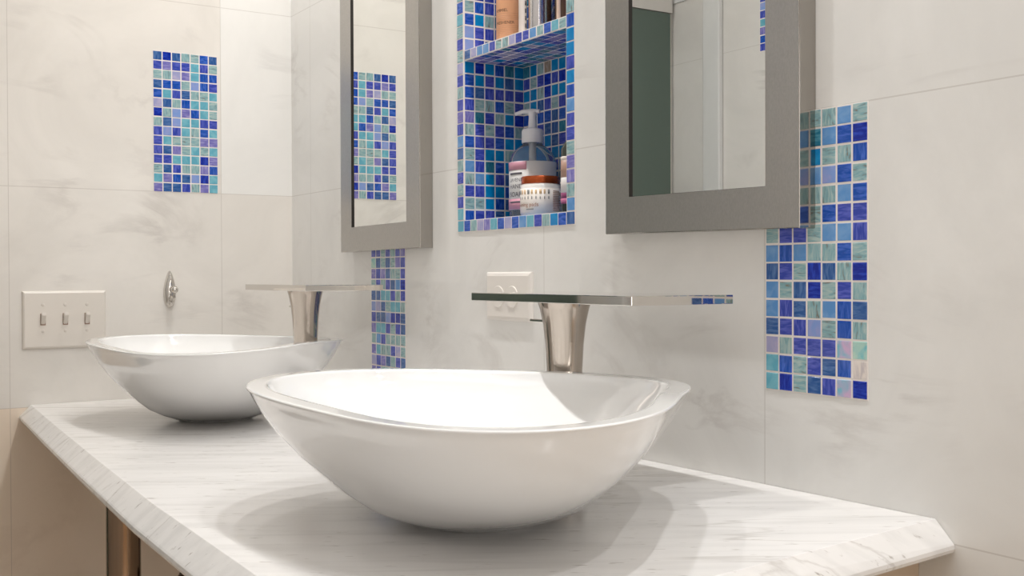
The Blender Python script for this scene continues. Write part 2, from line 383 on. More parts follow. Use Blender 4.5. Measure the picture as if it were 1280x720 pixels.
# rows on the side wall are read from the room: left in the photo is nearer the room (-Y)
tag(mosaic('mosaic_panel', (X0, -0.3165, Z(0.1835)), (0, 1, 0), (0, 0, 1), (1, 0, 0), 7, 15, 0.0203, 0.0204, LM),
    'mosaic panel of blue and lilac glass tiles on the side wall above the robe hook', 'mosaic panel')
BMr = ['ggVVPVg', 'VgPVgVv', 'VVgVgVv', 'iPgPgvV', 'vVvPggV', 'gVgVPsD', 'PPttVgV', 'SLPgttg', 'VPPSDDP', 'vttVgVP', 'gsVgggg', 'vtggVLg', 'LVvPgVP', 'vVggggg', 'tVgPVgs']
BMr = ['sVgBPtV', 'gVPgtVB'] + BMr[:1] + BMr[1:]
tag(mosaic('mosaic_panel', (0.5245, 0, Z(-0.2206)), (1, 0, 0), (0, 0, 1), (0, -1, 0), 7, 17, 0.0213, 0.0213, BMr),
    'narrow-looking violet and teal mosaic strip running down below the far mirror', 'mosaic panel')

tag(mosaic('mosaic_panel', (0.597, YF, Z(0.580)), (-1, 0, 0), (0, 0, 1), (0, 1, 0), 7, 15, 0.0213, 0.0213, None),
    'blue mosaic panel on the opposite wall, only a sliver reflected in the near mirror', 'mosaic panel')

# ------------------------------------------------------------------ tiled niche
nic = empty('tiled_niche', (1.047, 0, NZ0)); tag(nic, 'recessed wall niche lined with blue glass mosaic, one shelf across it', 'niche')
p = 0.0213
NLl = ['gVggBPV', 'sVvPTgV'][:0] + []
NL1 = ['TDTBpT', 'BTVTPT', 'BPVVVV', 'VggBgV', 'vpVgTD', 'gVgVBg', 'BVVBTT', 'gVTTgB', 'sVpBTV', 'gsTVPT', 'VVTTBT', 'ggTBPp', 'BVVPTB']
NB1 = ['pTgnTTBTgVTPBT', 'VgVDVDTgBPVTsT', 'TTgDTTPBVgTTDB', 'gTPVgVTTBPVgTT']
dark = 'TTBPDVgpVB'
zs0 = NZ0; zs1 = Z(0.367)
pz = (zs1 - zs0) / 13
T3 = 0.0015
mosaic('side_lining', (NX0, 0.0, zs0), (0, 1, 0), (0, 0, 1), (1, 0, 0), 6, 13, ND / 6, pz, NL1, dark, nic, thick=0.0012)
mosaic('side_lining', (NX1, 0.0, zs0), (0, 1, 0), (0, 0, 1), (-1, 0, 0), 6, 13, ND / 6, pz, None, dark, nic, thick=0.0012)
mosaic('back_lining', (NX0, ND, zs0), (1, 0, 0), (0, 0, 1), (0, -1, 0), 14, 13, 0.305 / 14, pz, NB1, dark, nic, thick=0.0012)
mosaic('sill_lining', (NX0, 0.0, NZ0), (1, 0, 0), (0, 1, 0), (0, 0, 1), 14, 6, 0.305 / 14, ND / 6, None, 'sgtSVB', nic, thick=0.0012)
zu0 = Z(0.384); nz = 18; pz2 = (NZ1 - zu0) / nz
NL2 = ['V' * 6] * 11 + ['TVVBPp', 'gVVPTB', 'VDVBTP', 'gBVPTT', 'BTgpTB', 'SVVBTP', 'SVPTBT']
mosaic('side_lining', (NX0, 0.0, zu0), (0, 1, 0), (0, 0, 1), (1, 0, 0), 6, nz, ND / 6, pz2, NL2, dark, nic, thick=0.0012)
mosaic('side_lining', (NX1, 0.0, zu0), (0, 1, 0), (0, 0, 1), (-1, 0, 0), 6, nz, ND / 6, pz2, None, dark, nic, thick=0.0012)
mosaic('back_lining', (NX0, ND, zu0), (1, 0, 0), (0, 0, 1), (0, -1, 0), 14, nz, 0.305 / 14, pz2, None, dark, nic, thick=0.0012)
# shelf: core, tiled underside, top and front edge
sh = box('shelf', NX0 + 0.0026, NX1 - 0.0026, 0.001, ND - 0.0026, zs1 + 0.0006, zu0 - 0.0006, M_grout, nic)
mosaic('shelf_underside', (NX0 + .002, 0.001, zs1 + 0.0004), (1, 0, 0), (0, 1, 0), (0, 0, -1), 14, 6, 0.301 / 14, (ND - .003) / 6, None, 'TBPVvLpV', sh, thick=0.0012)
mosaic('shelf_edge', (NX0 + .002, 0.0007, zs1), (1, 0, 0), (0, 0, 1), (0, -1, 0), 15, 1, 0.301 / 15, zu0 - zs1, ['PLssVggLVVsgBtg'], 'sgLV', sh, thick=0.0012)
# face trim, one tile wide, flush with the wall
zt0 = Z(0.0735)
mosaic('face_trim', (0.8742, -0.0005, zt0), (1, 0, 0), (0, 0, 1), (0, -1, 0), 16, 1, 0.3462 / 16, 0.0202, ['tBgLvtBLBstVgTBP'], 'sgtV', nic, thick=0.0016)
nside = int((NZ1 - NZ0) / p) + 1; ps = (NZ1 - NZ0) / nside
FL = [c for c in reversed('tVggVgPsVvgVLgVgtBgts')]; FR = [c for c in reversed('sgvvgVVsBTVTTBgTgVsBV')]
def colrows(s, n): 
    a = list(s); a = ['?'] * (n - len(a)) + a[-n:]; return a
mosaic('face_trim', (0.8742, -0.0005, NZ0 + 0.0022), (1, 0, 0), (0, 0, 1), (0, -1, 0), 1, nside, 0.0210, ps, colrows('stgBtgVgLVgVvVsPgVgVt'[::1], nside), 'sgLVvP', nic, thick=0.0016)
mosaic('face_trim', (1.1994, -0.0005, NZ0 + 0.0022), (1, 0, 0), (0, 0, 1), (0, -1, 0), 1, nside, 0.0210, ps, colrows('VsBgTgBTTVTBsVVgvvgs', nside), 'sgTVvB', nic, thick=0.0016)

# ------------------------------------------------------------------ counter
def ctop(x): return Z(-0.2480 - (1.65 - x) * 0.0097)
front = [(0.0985, -0.566), (0.5, -0.590), (0.9, -0.612), (1.3, -0.632), (1.66, -0.641), (1.85, -0.6445)]
end = [(1.905, -0.645), (1.8335, -0.0005)]
def counter():
    bm = bmesh.new()
    path = front + end                              # along the front, round the corner, back to the wall
    def off(i, d):
        x, y = path[i]
        if i == 0: return (x, y - d)
        if i == len(path) - 1: return (x + d, y)
        if path[i] == (1.905, -0.645): return (x + d * 0.9, y - d)
        return (x, y - d)
    prof = [(0, 0), (0.0012, -0.0003), (0.0215, -0.0205), (0.0230, -0.0225), (0.0236, -0.0262), (0.0222, -0.0296), (0.0185, -0.0316), (0.0, -0.0322)]
    rings = []
    for d, z in prof:
        rings.append([bm.verts.new((*off(i, d), ctop(off(i, d)[0]) + z)) for i in range(len(path))])
    for A, B in zip(rings, rings[1:]):
        for i in range(len(path) - 1): bm.faces.new([A[i], A[i + 1], B[i + 1], B[i]])
    for ring in (rings[0], rings[-1]):
        dz = 0 if ring is rings[0] else -0.0322
        bk = [bm.verts.new((x, -0.0005, ctop(x) + dz)) for x, _ in front[:-1]] 
        seq = bk + [ring[-1]]
        # quads between front vertices and the wall line
        for i in range(len(bk) - 1): bm.faces.new([ring[i], ring[i + 1], bk[i + 1], bk[i]])
        bm.faces.new([ring[4], ring[5], ring[6], ring[7], bk[4]])
        if dz == 0: bt = bk
        else: bb = bk
    for i in range(len(bt) - 1): bm.faces.new([bt[i], bt[i + 1], bb[i + 1], bb[i]])
    bm.faces.new([bt[-1], rings[0][-1]] + [r[-1] for r in rings[1:]] + [bb[-1]])
    bm.faces.new([r[0] for r in rings] + [bb[0], bt[0]])
    return from_bm('marble_countertop', bm, M_counter)
tag(counter(), 'long white marble vanity top with slanted edges, two white sinks standing on it', 'countertop')
tag(box('support_ledger', 1.25, 1.815, -0.20, -0.0005, Z(-0.52), Z(-0.2935), plain('beige_marble_apron', rgb(196, 176, 154), 0.4, noise=0.06, scale=12)),
    'beige stone support under the right end of the countertop, against the wall', 'counter support')
leg = empty('counter_leg', (0.655, -0.515, 0)); tag(leg, 'round polished steel leg under the far front of the marble top', 'table leg')
lathe('post', [(0.0, 0.004), (0.0275, 0.004), (0.0275, Z(-0.2935 - .0025)), (0, Z(-0.2935 - .0025))], (0.655, -0.515, 0), M_leg, leg)
lathe('foot_plate', [(0.0, 0.0), (0.045, 0.0), (0.045, 0.003), (0.030, 0.006), (0.0, 0.006)], (0.655, -0.515, 0), M_leg, leg)
trap = empty('drain_trap', (0.645, -0.40, Z(-0.5))); tag(trap, 'dark bronze drain trap just showing below the counter edge', 'drain trap')
pts = [(0.60, -0.345, Z(-0.298)), (0.60, -0.345, Z(-0.42)), (0.605, -0.352, Z(-0.50)), (0.615, -0.37, Z(-0.54)), (0.63, -0.385, Z(-0.55)), (0.648, -0.40, Z(-0.54)), (0.655, -0.405, Z(-0.518))]
tube('pipe_bend', pts, 0.016, M_bronze, trap)
lathe('slip_nut', [(0.0, 0.0), (0.019, 0.0), (0.021, 0.004), (0.021, 0.018), (0.018, 0.024), (0.0, 0.024)], (0.655, -0.405, Z(-0.531)), M_bronze, trap, n=24)
tube('wall_pipe', [(0.60, -0.345, Z(-0.46)), (0.60, -0.2, Z(-0.462)), (0.60, 0.0, Z(-0.465))], 0.014, M_bronze, trap)

# ------------------------------------------------------------------ vessel sinks
BW = [0.27108, 0.22115, 0.0838, -0.04885, 0.0005, 0.0035, -0.00048, -0.00016, -0.00027, 0.00083, 0.01059]
ORI = -0.20626; H0 = 0.1325
def rim(th):
    a, b, e3, e3s, k2, k2s, k1, k1s, k3, k3s, e1 = BW
    rr = 1 + e3 * math.cos(3 * th) + e3s * math.sin(3 * th) + e1 * math.cos(4 * th)
    x = a * math.cos(th) * rr; y = b * math.sin(th) * rr
    c, s = math.cos(ORI), math.sin(ORI)
    z = k2 * math.cos(2 * th) + k2s * math.sin(2 * th) + k1 * math.cos(th) + k1s * math.sin(th) + k3 * math.cos(3 * th) + k3s * math.sin(3 * th)
    return Vector((x * c - y * s, x * s + y * c, 0)), z
def bowl_mesh():
    n = 128; bm = bmesh.new(); rings = []
    outer = [(0.245, 0.0), (0.25, 0.018), (0.30, 0.03), (0.40, 0.095), (0.50, 0.165), (0.60, 0.26), (0.70, 0.375), (0.79, 0.50), (0.865, 0.64), (0.93, 0.79), (0.975, 0.92), (0.993, 0.975)]
    lipw = 0.0240
    inner = [(1.0, 0.985), (0.958, 0.85), (0.91, 0.78), (0.83, 0.64), (0.73, 0.50), (0.61, 0.38), (0.47, 0.275), (0.32, 0.20), (0.18, 0.155), (0.08, 0.145)]
    def ring(f):
        rings.append([bm.verts.new(f(2 * math.pi * i / n)) for i in range(n)])
    foot = 0.066
    for s, h in outer:
        def f(th, s=s, h=h):
            r, z = rim(th); d = r.normalized(); base = d * foot / 0.25 * s
            wgt = min(1, max(0, (s - 0.26) / 0.5)); wgt = wgt * wgt * (3 - 2 * wgt)
            q = base.lerp(r * s, wgt)
            return (q.x, q.y, h * H0 + z * h)
        ring(f)
    # rounded lip
    for d, dz in ((0.0, -0.0020), (0.0001, -0.0012), (0.0006, -0.0005), (0.0014, -0.0001), (0.0028, 0.0), (0.006, 0.0), (lipw - 0.006, 0.0), (lipw - 0.0026, -0.0001), (lipw - 0.001, -0.0007), (lipw - 0.0001, -0.0018), (lipw + 0.0008, -0.0040), (lipw + 0.0035, -0.0100)):
        def f(th, d=d, dz=dz):
            r, z = rim(th); q = r - r.normalized() * d
            return (q.x, q.y, H0 + z + dz)
        ring(f)
    for s, h in inner[1:]:
        def f(th, s=s, h=h):
            r, z = rim(th); ri = r - r.normalized() * (lipw + 0.001)
            d = r.normalized() * ri.length
            q = ri * s
            c = 1 - min(1, s / 0.5)
            q = q.lerp(r.normalized() * 0.22 * s, max(0, c))
            return (q.x, q.y, h * H0 + z * h)
        ring(f)
    for A, B in zip(rings, rings[1:]):
        for i in range(n): bm.faces.new([A[i], A[(i + 1) % n], B[(i + 1) % n], B[i]])
    bm.faces.new(rings[0][::-1]); bm.faces.new(rings[-1])
    bmesh.ops.recalc_face_normals(bm, faces=bm.faces)
    me = bpy.data.meshes.new('basin'); bm.to_mesh(me); bm.free()
    for q in me.polygons: q.use_smooth = True
    me.materials.append(M_ceramic)
    return me
BME = bowl_mesh()
def sink(x, y, zb, sz, label):
    e = empty('vessel_sink', (x, y, zb)); tag(e, label, 'sink', 'white oval vessel sinks on the marble top')
    b = bpy.data.objects.new('basin', BME); COL.objects.link(b); b.parent = e; b.scale = (1, 1, sz)
    bm = bmesh.new(); add_lathe(bm, [(0, 0.0), (0.021, 0.0), (0.022, 0.002), (0.018, 0.0035), (0.012, 0.002), (0.0, 0.0045)], (0, 0, 0.0192 * sz), 32)
    me = bpy.data.meshes.new('drain'); bm.to_mesh(me); bm.free()
    d = bpy.data.objects.new('drain', me); COL.objects.link(d); d.parent = e; me.materials.append(M_chrome)
    for q in me.polygons: q.use_smooth = True
    return e
sink(1.57155, -0.37902, ctop(1.5716) + 0.0009, 1.0, 'large white ceramic vessel sink in the foreground, below the wall niche')
sink(0.56209, -0.32981, ctop(0.562) + 0.0009, (0.1399 - .0008) / 0.1325, 'white ceramic vessel sink at the far end of the counter, beside the switch plate')

# ------------------------------------------------------------------ slab faucets
def faucet(A, B, C, ztop, post, label):
    A, B, C = Vector((*A, 0)), Vector((*B, 0)), Vector((*C, 0)); Dp = A + (C - B)
    zc = ctop(post[0])
    e = empty('slab_faucet', (post[0], post[1], zc)); tag(e, label, 'faucet', 'chrome slab faucets behind the sinks')
    t = 0.0105
    bm = bmesh.new()
    vs = [bm.verts.new((q.x, q.y, ztop - dz)) for dz in (t, 0) for q in (A, B, C, Dp)]
    for f in ((0, 1, 2, 3), (4, 5, 6, 7), (0, 1, 5, 4), (1, 2, 6, 5), (2, 3, 7, 6), (3, 0, 4, 7)): bm.faces.new([vs[i] for i in f])
    bmesh.ops.recalc_face_normals(bm, faces=bm.faces)
    bmesh.ops.bevel(bm, geom=list(bm.edges), offset=0.0007, segments=2, affect='EDGES', profile=0.5)
    sl = from_bm('spout_slab', bm, M_chrome, e); 
    h = ztop - t - zc
    prof = [(0.0, 0.0), (0.031, 0.0), (0.031, 0.004), (0.0255, 0.008), (0.0235, 0.02), (0.0222, 0.45 * h), (0.0226, 0.60 * h), (0.0243, 0.75 * h), (0.0272, 0.87 * h), (0.0312, 0.955 * h), (0.0340, h - 0.001), (0.034, h), (0.0, h)]
    lathe('column', prof, (post[0], post[1], zc), M_nickel, e)
    return e, h, zc
fa, h, zc = faucet((1.264, -0.204), (1.608, -0.207), (1.6095, -0.060), Z(-0.0235), (1.3965, -0.1455), 'chrome faucet with long flat slab spout behind the foreground sink')
def lever(e, x, y, z):
    bm = bmesh.new(); add_box(bm, x - 0.074, x - 0.018, y - 0.004, y + 0.004, z - 0.002, z + 0.002, 0.001)
    from_bm('lever', bm, M_chrome, e)
lever(fa, 1.3965, -0.1455, Z(-0.0600))
fb, h, zc = faucet((0.455, -0.236), (0.766, -0.238), (0.768, -0.093), Z(-0.0165), (0.5605, -0.1555), 'chrome faucet with flat slab spout behind the far sink, crossing the mosaic strip')
lever(fb, 0.5605, -0.1555, Z(-0.0600))

# ------------------------------------------------------------------ framed mirrors
def framed_mirror(x0, x1, z0, z1, bw, bt, label, roll=0.0):
    cx = (x0 + x1) / 2
    e = empty('framed_mirror', (cx, 0, z0)); tag(e, label, 'mirror', 'steel-framed wall mirrors')
    y0, y1, yr = -0.0265, -0.0005, -0.0232
    bm = bmesh.new()
    O = [(x0, z0), (x1, z0), (x1, z1), (x0, z1)]; I = [(x0 + bw, z0 + bt), (x1 - bw, z0 + bt), (x1 - bw, z1 - bt), (x0 + bw, z1 - bt)]
    def vs(P, y): return [bm.verts.new((x, y, z)) for x, z in P]
    of, ob, if_, ib = vs(O, y0), vs(O, y1), vs(I, y0), vs(I, yr + 0.0002)
    ibk = vs(I, y1)
    for i in range(4):
        j = (i + 1) % 4
        f = bm.faces.new([of[i], of[j], if_[j], if_[i]]); f.material_index = 0
        f = bm.faces.new([of[i], ob[i], ob[j], of[j]]); f.material_index = 1
        f = bm.faces.new([if_[i], if_[j], ib[j], ib[i]]); f.material_index = 2
        f = bm.faces.new([ib[i], ib[j], ibk[j], ibk[i]]); f.material_index = 2
        f = bm.faces.new([ob[i], ibk[i], ibk[j], ob[j]]); f.material_index = 1
    es = [e_ for e_ in bm.edges if all(v in of for v in e_.verts) or (e_.verts[0] in of and e_.verts[1] in ob) or (e_.verts[1] in of and e_.verts[0] in ob)]
    bmesh.ops.recalc_face_normals(bm, faces=bm.faces)
    r = bmesh.ops.bevel(bm, geom=es, offset=0.0011, segments=2, affect='EDGES', profile=0.5)
    for f in r['faces']: f.material_index = 1
    fr = from_bm('frame', bm, [M_steel, M_steel_side, M_dark], e)
    pn = box('mirror_pane', x0 + bw + 0.0008, x1 - bw - 0.0006, yr, yr + 0.004, z0 + bt + 0.0006, z1 - bt - 0.0006, M_mirror, e)
    if roll:
        for o in (fr, pn):
            for v in o.data.vertices:
                dx, dz = v.co.x - cx, v.co.z - z0
                v.co.z += -roll * dx
    return e
framed_mirror(0.4345, 0.7815, Z(0.0482), Z(0.80), 0.053, 0.049, 'far mirror in a wide brushed steel frame, reflecting the blue mosaic', roll=-0.005)
framed_mirror(1.3265, 1.6785, Z(0.0530), Z(0.80), 0.0515, 0.0490, 'near mirror in a wide brushed steel frame, reflecting a dark doorway', roll=0.013)

# ------------------------------------------------------------------ switch plate, outlet, hook
def bevel_plate(axis, c, hu, hz, t, inset):
    """raised plate with sloping rim; axis 'X' faces +X, 'Y' faces -Y"""
    bm = bmesh.new(); lv = []
    for s, d in ((0, 0.0), (0.0, t * 0.35), (inset * 0.35, t * 0.75), (inset, t)):
        P = []
        for a, b in ((-1, -1), (1, -1), (1, 1), (-1, 1)):
            u, z = a * (hu - s), b * (hz - s)
            P.append(bm.verts.new((c[0] + d, c[1] + u, c[2] + z) if axis == 'X' else (c[0] + u, c[1] - d, c[2] + z)))
        lv.append(P)
    for A, B in zip(lv, lv[1:]):
        for i in range(4): bm.faces.new([A[i], A[(i + 1) % 4], B[(i + 1) % 4], B[i]])
    bm.faces.new(lv[-1]); bm.faces.new(lv[0])
    return bm
sw = empty('switch_plate', (X0, -0.5005, Z(-0.0895))); tag(sw, 'three-gang white toggle light switch plate on the side wall', 'light switch')
from_bm('plate', bevel_plate('X', (X0, -0.5005, Z(-0.0895)), 0.082, 0.0595, 0.0065, 0.0045), M_plastic, sw)
for k, y in enumerate((-0.5435, -0.5000, -0.4570)):
    zc = Z(-0.0885)
    box('switch_slot', X0 + 0.0063, X0 + 0.0071, y - 0.0052, y + 0.0052, zc - 0.012, zc + 0.012, M_slot, sw)
    bm = bmesh.new()
    P = [(0.0068, -0.0105), (0.0068, 0.0105), (0.0195, 0.0150), (0.0205, 0.0085)]
    A = [bm.verts.new((X0 + a, y - 0.0042, zc + b)) for a, b in P]; B = [bm.verts.new((X0 + a, y + 0.0042, zc + b)) for a, b in P]
    bm.faces.new(A); bm.faces.new(B[::-1])
    for i in range(4): bm.faces.new([A[i], A[(i + 1) % 4], B[(i + 1) % 4], B[i]])
    bmesh.ops.recalc_face_normals(bm, faces=bm.faces)
    bmesh.ops.bevel(bm, geom=list(bm.edges), offset=0.0008, segments=2, affect='EDGES')
    from_bm('toggle', bm, M_plastic, sw)
    for dz in (0.0300, -0.0300):
        lathe('screw', [(0, 0), (0.0034, 0), (0.0030, 0.0012), (0.0, 0.0018)], (X0 + 0.0063, y, zc + dz + (0 if dz > 0 else 0.006)), M_screw, sw, n=16, axis='X')
ou = empty('power_outlet', (1.041, 0, Z(-0.0345))); tag(ou, 'white duplex power outlet mounted sideways, half hidden behind the near faucet slab', 'power outlet')
from_bm('plate', bevel_plate('Y', (1.041, 0, Z(-0.0345)), 0.067, 0.0392, 0.0065, 0.0065), M_outlet, ou)
for x in (1.0155, 1.0565):
    lathe('receptacle', [(0, 0), (0.0172, 0), (0.0172, -0.0012), (0.0166, -0.0018), (0.0, -0.0018)], (x, -0.0064, Z(-0.0350)), M_outlet, ou, n=40, axis='Y')
hk = empty('robe_hook', (X0, -0.2835, Z(-0.027))); tag(hk, 'small polished chrome robe hook, teardrop shaped, on the side wall', 'hook')
bm = bmesh.new(); n = 32; rings = []
for lev, sc in ((0.0, 1.0), (0.003, 1.0), (0.0075, 0.86), (0.0115, 0.6), (0.0132, 0.25)):
    ring = []
    for i in range(n):
        a = 2 * math.pi * i / n
        zz = -0.004 + 0.0405 * math.sin(a); wd = 0.0155 * (0.62 + 0.38 * max(0, -math.sin(a)) + 0.25 * (1 - abs(math.sin(a)))) if math.sin(a) < 0 else 0.0155 * (0.87 - 0.32 * math.sin(a))
        ring.append(bm.verts.new((X0 + lev, -0.2835 + wd * math.cos(a) * sc, Z(-0.027) + zz * (0.25 + 0.75 * sc) + 0.002)))
    rings.append(ring)
for A, B in zip(rings, rings[1:]):
    for i in range(n): bm.faces.new([A[i], A[(i + 1) % n], B[(i + 1) % n], B[i]])
bm.faces.new(rings[-1]); bm.faces.new(rings[0])
from_bm('back_plate', bm, M_chrome, hk, True)
tube('prong', [(X0 + 0.007, -0.2835, Z(-0.046)), (X0 + 0.020, -0.2835, Z(-0.050)), (X0 + 0.030, -0.2825, Z(-0.045)), (X0 + 0.034, -0.282, Z(-0.034))], [0.0055, 0.0045, 0.0042, 0.0042], M_chrome, hk)
bm = bmesh.new(); bmesh.ops.create_uvsphere(bm, u_segments=20, v_segments=12, radius=0.0080, matrix=Matrix.Translation((X0 + 0.0345, -0.282, Z(-0.0295))))
from_bm('knob', bm, M_chrome, hk, True)
bm = bmesh.new(); bmesh.ops.create_uvsphere(bm, u_segments=20, v_segments=12, radius=0.0065, matrix=Matrix.Translation((X0 + 0.011, -0.2835, Z(-0.060))))
from_bm('lower_boss', bm, M_chrome, hk, True)

# ------------------------------------------------------------------ things in the niche
SILL = NZ0 + 0.0024; SHELF = zu0 + 0.0004
VIEW = math.atan2(-0.954 - 0.07, 2.539 - 1.0)      # direction from the niche to the viewer, for turning labels
CL = lambda name, c, r=0.35: plain(name, rgb(*c), r)
M_clear = plain('clear_bottle_plastic', rgb(225, 232, 236), 0.04, trans=0.92, ior=1.3)
M_soap = plain('clear_soap', rgb(205, 220, 228), 0.05, trans=0.85, ior=1.33)
M_pump = CL('frosted_white_pump', (222, 222, 226)); M_label = CL('pale_paper_label', (226, 224, 222), 0.45)
M_pink = CL('pink_label_band', (214, 150, 168)); M_rose = CL('rose_label_band', (196, 140, 156)); M_ink = CL('grey_ink', (96, 92, 98))
M_purple = CL('mauve_print', (150, 120, 170))
bt = (0.990, 0.0775)
so = empty('soap_bottle', (*bt, SILL)); tag(so, 'clear pump bottle of hand soap with pale label in the niche', 'soap bottle')
lathe('bottle', [(0.0, 0.0), (0.036, 0.0), (0.0392, 0.004), (0.0394, 0.094), (0.0385, 0.100), (0.034, 0.110), (0.026, 0.118), (0.0175, 0.124), (0.0165, 0.127), (0.0, 0.127)], (*bt, SILL), M_clear, so)
lathe('liquid', [(0.0, 0.002), (0.034, 0.002), (0.0372, 0.006), (0.0374, 0.090), (0.0, 0.090)], (*bt, SILL), M_soap, so)
lathe('pump_collar', [(0.0, 0.1272), (0.0182, 0.1272), (0.0182, 0.147), (0.0165, 0.150), (0.010, 0.152), (0.0, 0.152)], (*bt, SILL), M_pump, so)
pm = lathe('pump_stem', [(0.0, 0.1522), (0.0075, 0.1522), (0.006, 0.172), (0.008, 0.176), (0.008, 0.180), (0.0, 0.182)], (*bt, SILL), M_pump, so, n=24)
tube('pump_nozzle', [(bt[0] + 0.010, bt[1] + 0.008, SILL + 0.1800), (bt[0], bt[1], SILL + 0.1810), (bt[0] - 0.012, bt[1] - 0.012, SILL + 0.1805), (bt[0] - 0.021, bt[1] - 0.021, SILL + 0.1765)], [0.0035, 0.0042, 0.0036, 0.003], M_pump, so, 12)
tube('dip_tube', [(bt[0], bt[1], SILL + 0.126), (bt[0], bt[1], SILL + 0.092)], 0.0048, M_pump, so, 12)
r0 = 0.0397
a0, a1 = VIEW - 1.45, VIEW + 1.45
lb = patch('label', bt, r0, a0, a1, SILL + 0.014, SILL + 0.094, M_label, so)
patch('colour_band', bt, r0 + 0.0005, a0 + 0.02, VIEW - 0.25, SILL + 0.080, SILL + 0.0935, M_rose, lb)
patch('colour_band', bt, r0 + 0.0005, a0 + 0.02, a1 - 0.02, SILL + 0.0145, SILL + 0.032, M_pink, lb)
patch('fine_print', bt, r0 + 0.0008, VIEW - 1.15, VIEW - 0.45, SILL + 0.0725, SILL + 0.0755, M_ink, lb, n=8)
patch('fine_print', bt, r0 + 0.0008, VIEW - 1.15, VIEW - 0.30, SILL + 0.0255, SILL + 0.0280, M_ink, lb, n=8)
for body, size, z in (('LAVENDER', 0.0085, 0.0605), ('HAND', 0.0105, 0.0490), ('SOAP', 0.0115, 0.0355)):
    text_mesh(body, size, on_cyl(bt, r0 + 0.0012, VIEW - 1.15, SILL + z), M_ink, lb, 'label_lettering')
jr = (1.0715, 0.0385)
ja = empty('cream_jar', (*jr, SILL)); tag(ja, 'squat white jar with a copper lid, standing before the soap bottle', 'jar')
lathe('jar_body', [(0.0, 0.0), (0.0300, 0.0), (0.0322, 0.0025), (0.0326, 0.040), (0.0318, 0.0475), (0.0295, 0.0505), (0.0, 0.0505)], (*jr, SILL), CL('white_jar_plastic', (240, 236, 230), 0.25), ja)
lathe('lid', [(0.0, 0.0507), (0.0303, 0.0507), (0.0310, 0.052), (0.0310, 0.0605), (0.0300, 0.0625), (0.0, 0.0630)], (*jr, SILL), plain('copper_lid', rgb(176, 82, 40), 0.24, metal=0.65), ja)
jl = patch('label', jr, 0.0328, VIEW - 1.4, VIEW + 1.5, SILL + 0.0035, SILL + 0.043, CL('cream_label', (240, 232, 224)), ja)
M_or = CL('ochre_print', (226, 192, 146)); M_gy = CL('grey_print', (150, 150, 146)); M_brn = CL('brown_ink', (176, 128, 104))
for k in range(9):
    a = VIEW - 1.30 + k * 0.205
    patch('printed_motif', jr, 0.0333, a, a + (0.09 if k % 3 else 0.12), SILL + 0.0335, SILL + 0.0405, M_gy if k in (0, 3, 8) else M_or, jl, n=3)
    patch('printed_motif', jr, 0.0333, a + 0.02, a + 0.07, SILL + 0.0255, SILL + 0.0300, M_gy, jl, n=3)
text_mesh('evening pads', 0.0088, on_cyl(jr, 0.0336, VIEW - 1.45, SILL + 0.0140), M_brn, jl, 'label_lettering')
patch('fine_print', jr, 0.0333, VIEW - 0.75, VIEW - 0.35, SILL + 0.0085, SILL + 0.0105, M_gy, jl, n=5)
for k in range(12):
    patch('fine_print', jr, 0.0333, VIEW + 0.62, VIEW + 1.30 - (k % 3) * 0.12, SILL + 0.007 + k * 0.0028, SILL + 0.0079 + k * 0.0028, M_brn, jl, n=6)
tb = (1.1615, 0.034)
tu = empty('small_bottle', (*tb, SILL)); tag(tu, 'slim dark bottle with pink and white label, at the right edge of the niche', 'bottle')
lathe('bottle', [(0.0, 0.0), (0.0145, 0.0), (0.0155, 0.002), (0.0155, 0.098), (0.010, 0.108), (0.006, 0.112), (0.006, 0.125), (0.0, 0.125)], (*tb, SILL), CL('dark_green_glass', (52, 58, 50), 0.1), tu)
for z0_, z1_, c in ((0.014, 0.018, (150, 70, 110)), (0.018, 0.022, (226, 130, 170)), (0.022, 0.031, (140, 60, 105)), (0.031, 0.054, (222, 216, 212)), (0.054, 0.080, (176, 140, 122)), (0.080, 0.086, (222, 210, 198))):
    patch('label', tb, 0.0157, VIEW - 1.5, VIEW + 1.5, SILL + z0_, SILL + z1_, CL('label_print_%d' % int(z0_ * 1000), c), tu)
# upper shelf
V2 = VIEW
cn = (0.9670, 0.046)
ca = empty('spray_can', (*cn, SHELF)); tag(ca, 'peach-orange printed canister at the left of the upper niche shelf', 'canister')
lathe('canister_body', [(0.0, 0.0), (0.0205, 0.0), (0.0215, 0.0015), (0.0215, 0.150), (0.019, 0.156), (0.0, 0.156)], (*cn, SHELF), plain('peach_printed_metal', rgb(226, 168, 128), 0.35, noise=0.12, scale=30), ca)
lathe('cap', [(0.0, 0.156), (0.017, 0.156), (0.017, 0.186), (0.014, 0.190), (0.0, 0.190)], (*cn, SHELF), M_pump, ca)
M_bi = CL('dark_brown_ink', (92, 64, 52)); M_bi2 = CL('brown_fine_print', (206, 152, 114))
text_mesh('AMMIEL', 0.0072, on_cyl(cn, 0.0218, V2 - 1.20, SHELF + 0.0535), M_bi, ca, 'label_lettering')
text_mesh('FRESHENER', 0.0070, on_cyl(cn, 0.0218, V2 - 1.20, SHELF + 0.0330), M_bi, ca, 'label_lettering')
for k, z in enumerate((0.050, 0.0465, 0.0435, 0.0405, 0.0295, 0.0265, 0.0235, 0.0205, 0.0175, 0.0145)):
    patch('fine_print', cn, 0.0216, V2 - 1.2 + (k % 3) * 0.1, V2 + 1.25 - (k % 4) * 0.15, SHELF + z, SHELF + z + 0.0009, M_bi2, ca, n=8, t=0.0002)
wt = (1.0455, 0.0225)
wc = empty('white_tube', (*wt, SHELF)); tag(wc, 'thin white tube with dark lettering, between the peach canister and the silver one', 'tube')
lathe('tube_body', [(0.0, 0.0), (0.0062, 0.0), (0.0066, 0.001), (0.0066, 0.120), (0.0, 0.122)], (*wt, SHELF), CL('white_tube_plastic', (232, 222, 214)), wc, n=24)
